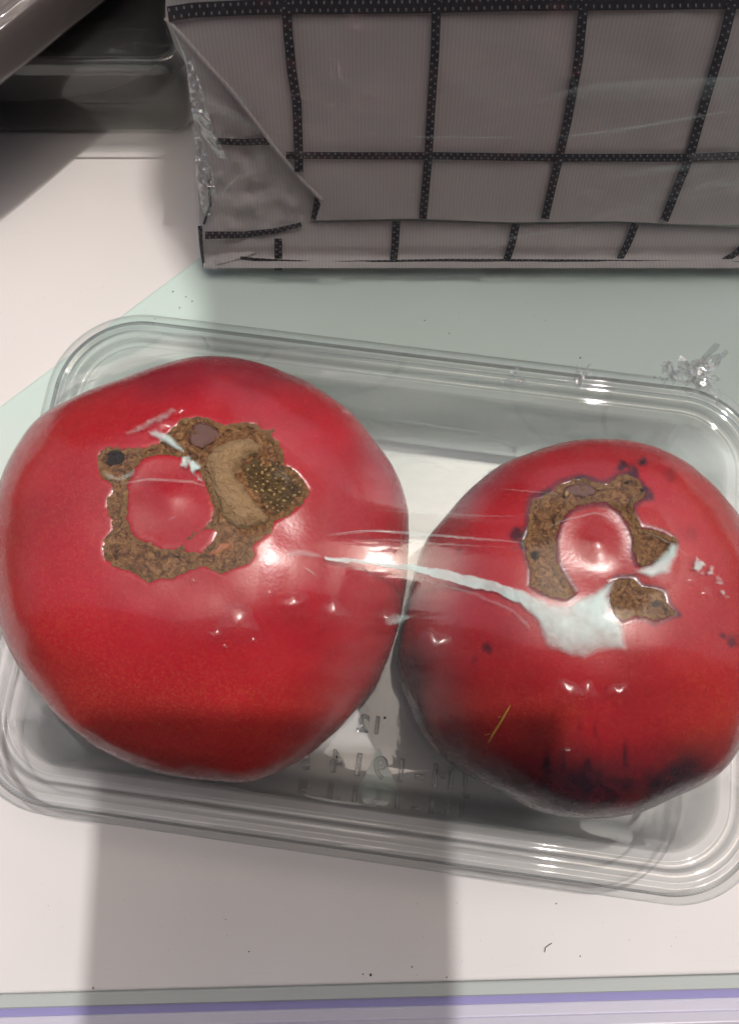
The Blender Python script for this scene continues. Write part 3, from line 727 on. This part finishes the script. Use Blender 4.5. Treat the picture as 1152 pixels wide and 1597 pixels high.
tuft('film_tuft', 800, 596, .042, .0040, 5, 4, film)

# ---------------------------------------------------------------- grid bag in clear wrap
bag = thing('grid_bag', 'white bag with black grid stripes wrapped in clear plastic behind the tomato tray', 'bag', (.06, .19, 0))
PROFB = np.array([(.1640, .0005), (.1472, .0026), (.1500, .010), (.1567, .0184), (.1600, .0250), (.1680, .0420), (.1765, .0590), (.1844, .0748), (.1900, .0870), (.1990, .0990), (.2150, .1060), (.2350, .1080), (.2700, .1060), (.300, .090), (.315, .05), (.318, 0)])
def bag_disp(x, s): return .0012 * vnoise(np.c_[x * 22, s * 22], 1.0, 41, 2)
def hit_profile(px, py, off=0.0):
    """line of sight against the bag's front, a profile swept along x"""
    v = ray(px, py); best = None
    for i in range(len(PROFB) - 5):
        a, b = PROFB[i], PROFB[i + 1]; t_ = b - a; nrm_ = np.array([-t_[1], t_[0]]); nrm_ /= np.linalg.norm(nrm_)
        a2, b2 = a + nrm_ * off, b + nrm_ * off
        # solve CAM.yz + k v.yz = a2 + m (b2-a2)
        Mx = np.array([[v[1], -(b2 - a2)[0]], [v[2], -(b2 - a2)[1]]])
        try: k, m = np.linalg.solve(Mx, a2 - CAM[1:])
        except np.linalg.LinAlgError: continue
        if -.15 <= m <= 1.15 and k > 0 and (best is None or k < best[0]): best = (k, nrm_)
    if best is None: return None
    return CAM + v * best[0], best[1]
def bag_sheet(name, poly, mat, off=0.0, step=9, seed=1, wrinkle=.0008, wsc=.02, parent=bag, extra=None):
    poly = np.array(poly, float); x0, y0 = poly.min(0); x1, y1 = poly.max(0)
    nx = int((x1 - x0) / step) + 2; ny = int((y1 - y0) / step) + 2
    gx, gy = np.meshgrid(np.linspace(x0, x1, nx), np.linspace(y0, y1, ny)); pp = np.stack([gx.ravel(), gy.ravel()], 1)
    # pull grid points that fall just outside onto the outline for a clean edge
    ins = inside(pp, poly); d = edge_dist(pp, poly)
    V = []; UV = []; ix = -np.ones(len(pp), int); w = vnoise(pp, wsc, seed, 3)
    n = len(poly)
    for i in range(len(pp)):
        p = pp[i]
        if not ins[i]:
            if d[i] > step * 1.3: continue
            bd = 1e9
            for k in range(n):
                a = poly[k]; b = poly[(k + 1) % n]; t_ = np.clip(((p - a) @ (b - a)) / ((b - a) @ (b - a) + 1e-9), 0, 1); c_ = a + t_ * (b - a)
                if np.linalg.norm(p - c_) < bd: bd = np.linalg.norm(p - c_); best = c_
            p = best
        e = extra(p) if extra else 0.0
        h = hit_profile(p[0], p[1], off + wrinkle * w[i] + e)
        if h is None: continue
        ix[i] = len(V); V.append(h[0]); UV.append((h[0][0], h[0][2] * 1.1))
    F = []
    for j in range(ny - 1):
        for i in range(nx - 1):
            qd = [ix[j * nx + i], ix[(j + 1) * nx + i], ix[(j + 1) * nx + i + 1], ix[j * nx + i + 1]]
            if min(qd) >= 0 and (ins[j * nx + i] or ins[(j + 1) * nx + i] or ins[(j + 1) * nx + i + 1] or ins[j * nx + i + 1]): F.append(tuple(qd))
    return mesh_obj(name, V, F, mat, parent, True, dict(lift=np.ones(len(V)), alpha=np.ones(len(V))), UV)
def band(pts_px, wpx, off, parent=bag, name='stripe', waver=0.0, extra=None, taper=False):
    pp = np.array(pts_px, float); seg = np.linalg.norm(np.diff(pp, axis=0), axis=1); L = np.r_[0, np.cumsum(seg)]
    s = np.linspace(0, L[-1], max(4, int(L[-1] / 7))); xs = np.interp(s, L, pp[:, 0]); ys = np.interp(s, L, pp[:, 1])
    tx = np.gradient(xs); ty = np.gradient(ys); ln = np.hypot(tx, ty); nxp, nyp = -ty / ln, tx / ln
    V = []; UV = []; dist = 0; prev = None
    for i in range(len(s)):
        w = wpx[0] + (wpx[1] - wpx[0]) * s[i] / L[-1]; row = []
        for k in range(5):
            u = k / 4 - .5; e = extra((xs[i], ys[i])) if extra else 0.0
            h = hit_profile(xs[i] + nxp[i] * w * u, ys[i] + nyp[i] * w * u, off + .00018 * (1 - (2 * u) ** 2) + e)
            if h is None: h = (np.array(P(xs[i], ys[i], .001)), None)
            row.append(h[0])
        if prev is not None: dist += np.linalg.norm(row[2] - prev)
        prev = row[2]
        for k in range(5): V.append(row[k]); UV.append((k / 4, dist))
    return mesh_obj(name, V, grid_faces(len(s), 5), M['tape'], parent, True, None, UV)
CRE = [(258,28),(290,62),(330,108),(360,140),(400,192),(430,232),(470,280),(502,312)]
upper = [(262,-160),(258,28)] + CRE[1:] + [(492,344),(640,341),(800,347),(960,345),(1060,350),(1230,352),(1230,-160)]
front_p = bag_sheet('front_panel', upper, M['weave'], 0.0, 9, 2, .0005, .012)
lower = [(340,372),(492,347),(640,344),(800,350),(960,348),(1060,353),(1230,355),(1230,425),(1000,427),(800,429),(600,432),(430,433),(322,418)]
bag_sheet('bottom_panel', lower, M['weave'], -.0030, 8, 3, .0004, .02)
def gus(p):    # the gusset dips behind the front panel's crease and comes forward to the left
    d = edge_dist(np.array([p]), [(258,28),(502,312),(502,313),(258,29)])[0]
    w = vnoise(np.array([p], float), .022, 44, 3)[0]
    return -.0016 - .0016 * math.sin(min(1.0, d / 150) * math.pi) * .7 + .0036 * w * smooth(0, 40, d)
gusset = [(258,30),(272,70),(290,100),(300,170),(306,220),(309,300),(313,372),(318,418),(372,404),(440,378),(470,360),(492,346),(504,314)] + CRE[::-1][1:]
gs = bag_sheet('gusset_panel', gusset, M['weave'], -.0004, 5, 4, 0, .03, extra=gus)
V = []
for p_ in zip(np.interp(np.linspace(0, len(CRE) - 1, 40), range(len(CRE)), [c_[0] for c_ in CRE]), np.interp(np.linspace(0, len(CRE) - 1, 40), range(len(CRE)), [c_[1] for c_ in CRE])):
    V.append(hit_profile(p_[0], p_[1], .0004)[0])
V, F = tube(V, .0006, 8); mesh_obj('fold_edge', V, F, M['weave'], front_p, True, None, [(v[0], v[2]) for v in V])
def bag_left(z): return float(np.interp(z, [0, .02, .035, .05, .07, .11], [-.0520, -.0480, -.0460, -.0450, -.0455, -.0440]))
# body behind the visible front: sides, top and back in the same cloth
V = []; xs = np.linspace(-.0590, .150, 30)
for (y, z) in PROFB[4:]:
    for x in xs: V.append((bag_left(z) + (x + .0590) / .209 * (.150 - bag_left(z)), y + .006, z))
mesh_obj('back_panel', V, grid_faces(len(PROFB) - 4, 30), M['weave'], bag, True, None, [(v[0], v[2]) for v in V])
for sx, side in ((-.0575, 0), (.150, 1)):
    V = [(sx if side else bag_left(z), y + .006, z) for y, z in PROFB]; mesh_obj('side_panel', V, [tuple(range(len(V)))], M['weave'], bag, False, None, [(v[1], v[2]) for v in V])
# black woven stripes
SO = .0011
band([(262,22),(300,16),(380,12),(450,10),(560,10),(680,8),(800,5),(1000,3),(1230,0)], (24, 26), SO)
band([(446,2),(449,50),(455,110),(463,160),(466,243)], (15, 14), SO + .0002)
band([(466,243),(466,268)], (14, 13), SO + .0002)
band([(681,-4),(678,80),(672,170),(668,243),(659,341)], (14, 12), SO + .0002)
band([(911,-10),(902,90),(884,190),(872,243),(849,341)], (15, 12), SO + .0002)
band([(1145,-10),(1128,60),(1104,140),(1075,243),(1035,344)], (16, 13), SO + .0002)
band([(446,242),(560,243),(680,243),(800,245),(870,246),(980,246),(1075,246),(1152,243),(1230,240)], (11, 13), SO)
band([(618,345),(616,380),(612,419)], (12, 11), -.0014)
band([(804,349),(798,380),(787,413)], (12, 11), -.0014)
band([(990,349),(980,376),(962,412)], (12, 10), -.0014)
band([(1170,372),(1148,394),(1120,412)], (10, 9), -.0014)
band([(434,372),(434,400),(434,421)], (12, 12), -.0014)
band([(375,402),(400,405),(500,410),(700,406),(900,407),(1152,410),(1230,410)], (5, 5), -.0005)
for bp, ww in (([(338,220),(380,222),(426,220)], (10, 11)), ([(320,367),(380,366),(430,360),(470,350)], (12, 7)), ([(497,300),(494,322),(490,343)], (11, 11)), ([(312,352),(314,386),(318,416)], (7, 4)), ([(326,280),(328,320),(318,350)], (4, 4))):
    band(bp, ww, .0010, gs, extra=lambda p_: gus(p_) + .0)
# the clear wrap
wrap = bag_sheet('clear_wrap', [(262,-160),(254,28),(268,80),(292,130),(296,180),(300,230),(304,300),(309,372),(316,420),(430,436),(600,436),(900,432),(1230,428),(1230,-160)], M['wrap'], .0032, 8, 6, .0016, .014)
def wrap_band(pts_px, wpx, a, off=.0044):
    pp = np.array(pts_px, float); m = 12 * (len(pp) - 1); t = np.linspace(0, len(pp) - 1, m); xs = np.interp(t, np.arange(len(pp)), pp[:, 0]); ys = np.interp(t, np.arange(len(pp)), pp[:, 1])
    xs = np.convolve(np.pad(xs, 4, 'edge'), np.ones(9) / 9, 'valid'); ys = np.convolve(np.pad(ys, 4, 'edge'), np.ones(9) / 9, 'valid')
    tx = np.gradient(xs); ty = np.gradient(ys); ln = np.hypot(tx, ty) + 1e-9; V = []; A_ = []
    for i in range(m):
        e = math.sin(math.pi * (i + .5) / m) ** .7
        for k in range(7):
            u = k / 6 - .5; h = hit_profile(xs[i] - ty[i] / ln[i] * wpx * u * (.4 + .6 * e), ys[i] + tx[i] / ln[i] * wpx * u * (.4 + .6 * e), off + .0006 * (1 - 4 * u * u))
            V.append(h[0] if h else P(xs[i], ys[i], .002)); A_.append(a * e * (1 - smooth(.0, .5, abs(u + .12))) * (1 + .5 * float(vnoise(np.array([[xs[i] * .03, ys[i] * .03]]), 1, 7, 2)[0])))
    mesh_obj('wrap_crease_glare', V, grid_faces(m, 7), M['fold'], wrap, True, dict(alpha=np.clip(A_, 0, 1)))
for c, w, a in (([(260,32),(285,80),(298,130),(304,180)], 7, .5), ([(300,80),(308,120),(320,160),(330,220),(352,245)], 5, .45), ([(298,178),(318,200),(340,235),(356,250)], 6, .6), ([(304,110),(307,150),(309,200)], 7, .5),
             ([(306,200),(308,260),(316,320),(322,340)], 8, .5), ([(320,240),(330,270),(340,292)], 4, .4), ([(340,310),(365,280),(398,258)], 5, .35), ([(312,160),(360,180),(410,215)], 26, .22), ([(322,130),(360,145),(405,180)], 16, .15),
             ([(820,168),(900,142),(1000,134),(1152,128),(1200,126)], 22, .30), ([(860,216),(960,206),(1060,188),(1152,172)], 10, .35), ([(880,160),(980,150),(1100,146),(1180,150)], 40, .16), ([(600,212),(700,216),(860,214)], 6, .2),
             ([(930,282),(1050,264),(1152,258)], 16, .22), ([(1060,300),(1120,290),(1180,286)], 20, .28), ([(880,100),(900,150),(950,180)], 14, .12), ([(360,330),(420,300),(470,320)], 24, .10), ([(720,395),(800,370),(960,350)], 8, .16), ([(470,110),(560,150),(640,120)], 30, .07)):
    wrap_band(c, w, a)
bag_sheet('wrap_pleat', [(290,95),(300,92),(312,130),(322,170),(338,215),(356,250),(340,246),(312,205),(298,180)], M['crumple'], .0044, 3.5, 10, .0030, .08, parent=wrap)
bag_sheet('wrap_pleat', [(300,185),(318,225),(330,262),(336,300),(326,340),(316,330),(306,270)], M['crumple'], .0042, 3.5, 12, .0030, .08, parent=wrap)

# ---------------------------------------------------------------- second tray at the back left, dark bundle, taupe pack
yb = P(140, 224, -.0035)[1]
def copy_mesh_moved(o, loc, rot, parent, name):
    n = o.copy(); COL.objects.link(n); n.parent = parent; return n
tray2 = thing('clear_box', 'clear plastic box with dark contents behind at upper left', 'box', (-.163, yb + .070, -.0042))
def box_loop(hx, hy, r, z):
    o_ = []
    for cx, cy, a0 in ((hx - r, hy - r, 0), (-(hx - r), hy - r, 90), (-(hx - r), -(hy - r), 180), (hx - r, -(hy - r), 270)):
        for k in range(9):
            a = math.radians(a0 + 90 * k / 8); o_.append((cx + r * math.cos(a), cy + r * math.sin(a), z))
    return o_
V = []; bl = [(.102, .0700, .0330), (.1022, .0702, .0375), (.1016, .0696, .0385), (.0996, .0676, .0385), (.0990, .0670, .0378), (.0985, .0665, .0200), (.0978, .0658, .0030), (.0960, .0640, .0012), (.05, .03, .0010)]
for hx, hy, z in bl: V += box_loop(hx, hy, .008, z)
o = mesh_obj('container', V, grid_faces(len(bl), 36, True) + [tuple(range(8 * 36, 9 * 36))], M['container'], None); o.parent = tray2
V = []; nxg = 70; nyg = 50
for j in range(nyg):
    for i in range(nxg):
        x = (i / (nxg - 1) * 2 - 1) * .1008; y = (j / (nyg - 1) * 2 - 1) * .0688
        V.append((x, y, .0390 + .0010 * float(vnoise(np.array([[x * 40, y * 130]]), 1, 5, 3)[0]) * smooth(0, .01, min(.1008 - abs(x), .0688 - abs(y)))))
o = mesh_obj('cling_film', V, grid_faces(nyg, nxg), M['wrap'], None, True, dict(lift=np.ones(len(V)))); o.parent = tray2
def pillow(name, hx, hy, z0, z1, mat, loc, seed, n=40, label=None, cat=None, e=4.0):
    V = []; th = np.linspace(.01, math.pi - .01, n); ph = np.linspace(0, 2 * math.pi, 2 * n, endpoint=False)
    for t_ in th:
        for p_ in ph:
            st, ct_ = math.sin(t_), math.cos(t_); f = lambda v: math.copysign(abs(v) ** (2 / e), v)
            V.append((hx * f(st * math.cos(p_)) if abs(st) > 0 else 0, hy * f(st * math.sin(p_)), f(ct_) * .5))
    V = np.array(V); w = vnoise(V, 60, seed, 3)
    V[:, 2] = z0 + (V[:, 2] + .5) * (z1 - z0) + w * .0012 * (V[:, 2] > 0); V[:, 0] += w * .0008; V[:, 1] += .0008 * vnoise(V, 60, seed + 3, 3)
    o = mesh_obj(name, V, grid_faces(n, 2 * n, True), mat); o.location = loc
    return tag(o, label, cat)
pillow('cloth_bundle', .0945, .0625, .0030, .0375, M['dark'], (-.1635, yb + .0705, -.0042), 51, label='dark grey bundle inside the clear box at upper left', cat='bundle')
# taupe pack lying on top of the back tray
pa, pb = P(0, 108, .047)[:2], P(130, 2, .047)[:2]; pd = (pb - pa) / np.linalg.norm(pb - pa); pn = np.array([-pd[1], pd[0]])
pc = (pa + pb) / 2 + pn * .045 + pd * .02
o = pillow('wrapped_pack', .085, .045, .0380, .0600, M['taupe'], (0, 0, 0), 61, label='taupe film wrapped pack cut off by the top left corner', cat='pack', e=5)
o.location = (pc[0], pc[1], .0); o.rotation_euler = (0, 0, math.atan2(pd[1], pd[0]))
V = np.array([v.co[:] for v in o.data.vertices]); mid = V.mean(0); V2 = (V - mid) * 1.02 + mid; V2[:, 2] += .0004
w = mesh_obj('film_wrap', V2, [tuple(p.vertices) for p in o.data.polygons], M['wrap'], None); w.parent = o

# ---------------------------------------------------------------- crumbs on the shelf
V = []; F = []
def chip(p, r):
    base = len(V)
    for k in range(5):
        a = 6.283 * k / 5 + random.random(); V.append((p[0] + r * random.uniform(.5, 1.2) * math.cos(a), p[1] + r * random.uniform(.5, 1.2) * math.sin(a), p[2] + .00005))
    V.append((p[0], p[1], p[2] + r * .6))
    for k in range(5): F.append((base + k, base + (k + 1) % 5, base + 5))
for (x, y, r) in ((578,1520,.0005),(566,1519,.0003),(642,1508,.0003),(650,1520,.0002),(145,1541,.00035),(904,1491,.0003),(516,1553,.0003),(560,1552,.00025),(615,1551,.0002),(832,1543,.0003),(867,1409,.0003),(696,1524,.0003),(388,1484,.0003),(352,1434,.0002),
                  (904,558,.0004),(700,520,.0003),(662,500,.0003),(850,500,.0002),(270,455,.0004),(290,463,.0004),(242,498,.0003),(280,480,.0003),(300,470,.0003),(255,520,.0003),(600,1120,.0005)):
    chip(P(x, y, .0021 if y == 1120 else 0), r)
for _ in range(110):
    x, y = random.uniform(0, 1152), random.choice((random.uniform(1330, 1530), random.uniform(440, 520))); chip(P(x, y), random.uniform(.00005, .00014))
tag(mesh_obj('dust_specks', V, F, M['speck'], None, False), kind='stuff')
V, F = tube([P(x, y, .0003) for x, y in ((849,1485),(850,1478),(855,1474),(860,1471))], .00010, 5)
tag(mesh_obj('curled_fibre', V, F, M['speck']), 'tiny curled dark fibre lying on the white shelf before the tray', 'fibre')

# ---------------------------------------------------------------- added awning overhead (out of frame), it shades the back and a strip in front
AZ = 0.85; off = np.array([SUN.x / SUN.z, SUN.y / SUN.z]) * AZ
aw = thing('light_blocker', 'added unseen grey awning above the shelf that shades the back and front centre', 'blocker', (.42, .60, -.02))
def cloth(name, poly, z):
    n = len(poly); V = [(x, y, z) for x, y in poly] + [(x, y, z + .004) for x, y in poly]
    F = [tuple(range(n))[::-1], tuple(range(n, 2 * n))] + [(i, (i + 1) % n, n + (i + 1) % n, n + i) for i in range(n)]
    return mesh_obj(name, V, F, M['blocker'], aw, False)
c1 = P(305, 690)[:2]; c2 = P(320, 470)[:2]; c3 = P(236, 290)[:2]; c0 = P(1152, 690)[:2]
cz = .0
cl = [c1, (c2[0], c2[1]), (c3[0], c3[1]), (c3[0], yb + .004), (-.50, yb + .004), (-.50, .46), (.42, .46), (.42, c0[1])]
cloth('back_blocker', [np.array(p) + off * 1.0 for p in cl][::-1], AZ)
hh_ = cast(TL['bvh'], 300, 1110); print('hit', hh_[0], P(300, 1110, .05)); ktop = hh_[0].y - hh_[0].z * SUN.y / SUN.z
k1 = P(140, 1597)[:2]; k2 = P(713, 1500)[:2]; kt = 0
tl_ = P(152, 1270)[:2]; tr_ = P(702, 1240)[:2]
st = [(k1[0], -.17), (k2[0], -.17), (tr_[0], ktop), (tl_[0], ktop)]
BZ = .40; boff = np.array([SUN.x, SUN.y]) / SUN.z * BZ
cloth('front_blocker', [np.array(p) + boff for p in st], BZ)  # unseen panel added to shade the front strip
for x, y in ((.42, .62), (.58, .62)):
    V, F = tube([(x, y, -.02), (x, y, AZ + .03)], .012, 12); mesh_obj('pole', V, F, M['metal'], aw)
V, F = tube([(.42, .62, AZ + .02), (.42, .40, AZ + .02), (.40, -.82, AZ + .02)], .008, 8); mesh_obj('rail', V, F, M['metal'], aw)  # rail of the added awning, out of frame
V, F = tube([(.60, -.13, BZ + .009), (-.60, -.13, BZ + .009)], .004, 8); mesh_obj('rail', V, F, M['metal'], aw)

V = []; F = []                                                    # drape added out of frame, keeps sky light off the fruit fronts
for i in range(60):
    x = -.75 + 1.5 * i / 59
    for z in np.linspace(-.02, .80, 8): V.append((x, -.150 + .012 * math.sin(i * 1.1) * (1.2 - z * .8) * .5, z))
mesh_obj('sky_blocker', V, grid_faces(60, 8), M['sky_blocker'], aw)

V, F = tube([(-.78, -.150, .802), (.78, -.150, .802)], .006, 8); mesh_obj('rail', V, F, M['metal'], aw)
for x in (-.77, .77):
    V, F = tube([(x, -.150, -.02), (x, -.150, .81)], .008, 10); mesh_obj('pole', V, F, M['metal'], aw)

V = []  # second unseen panel, added to darken what the box film reflects
for i in range(24):
    x = -.80 + .72 * i / 23
    for z in np.linspace(.12, AZ, 6): V.append((x, .66 + .012 * math.sin(i * 1.3), z))
mesh_obj('sky_blocker', V, grid_faces(24, 6), M['sky_blocker'], aw)
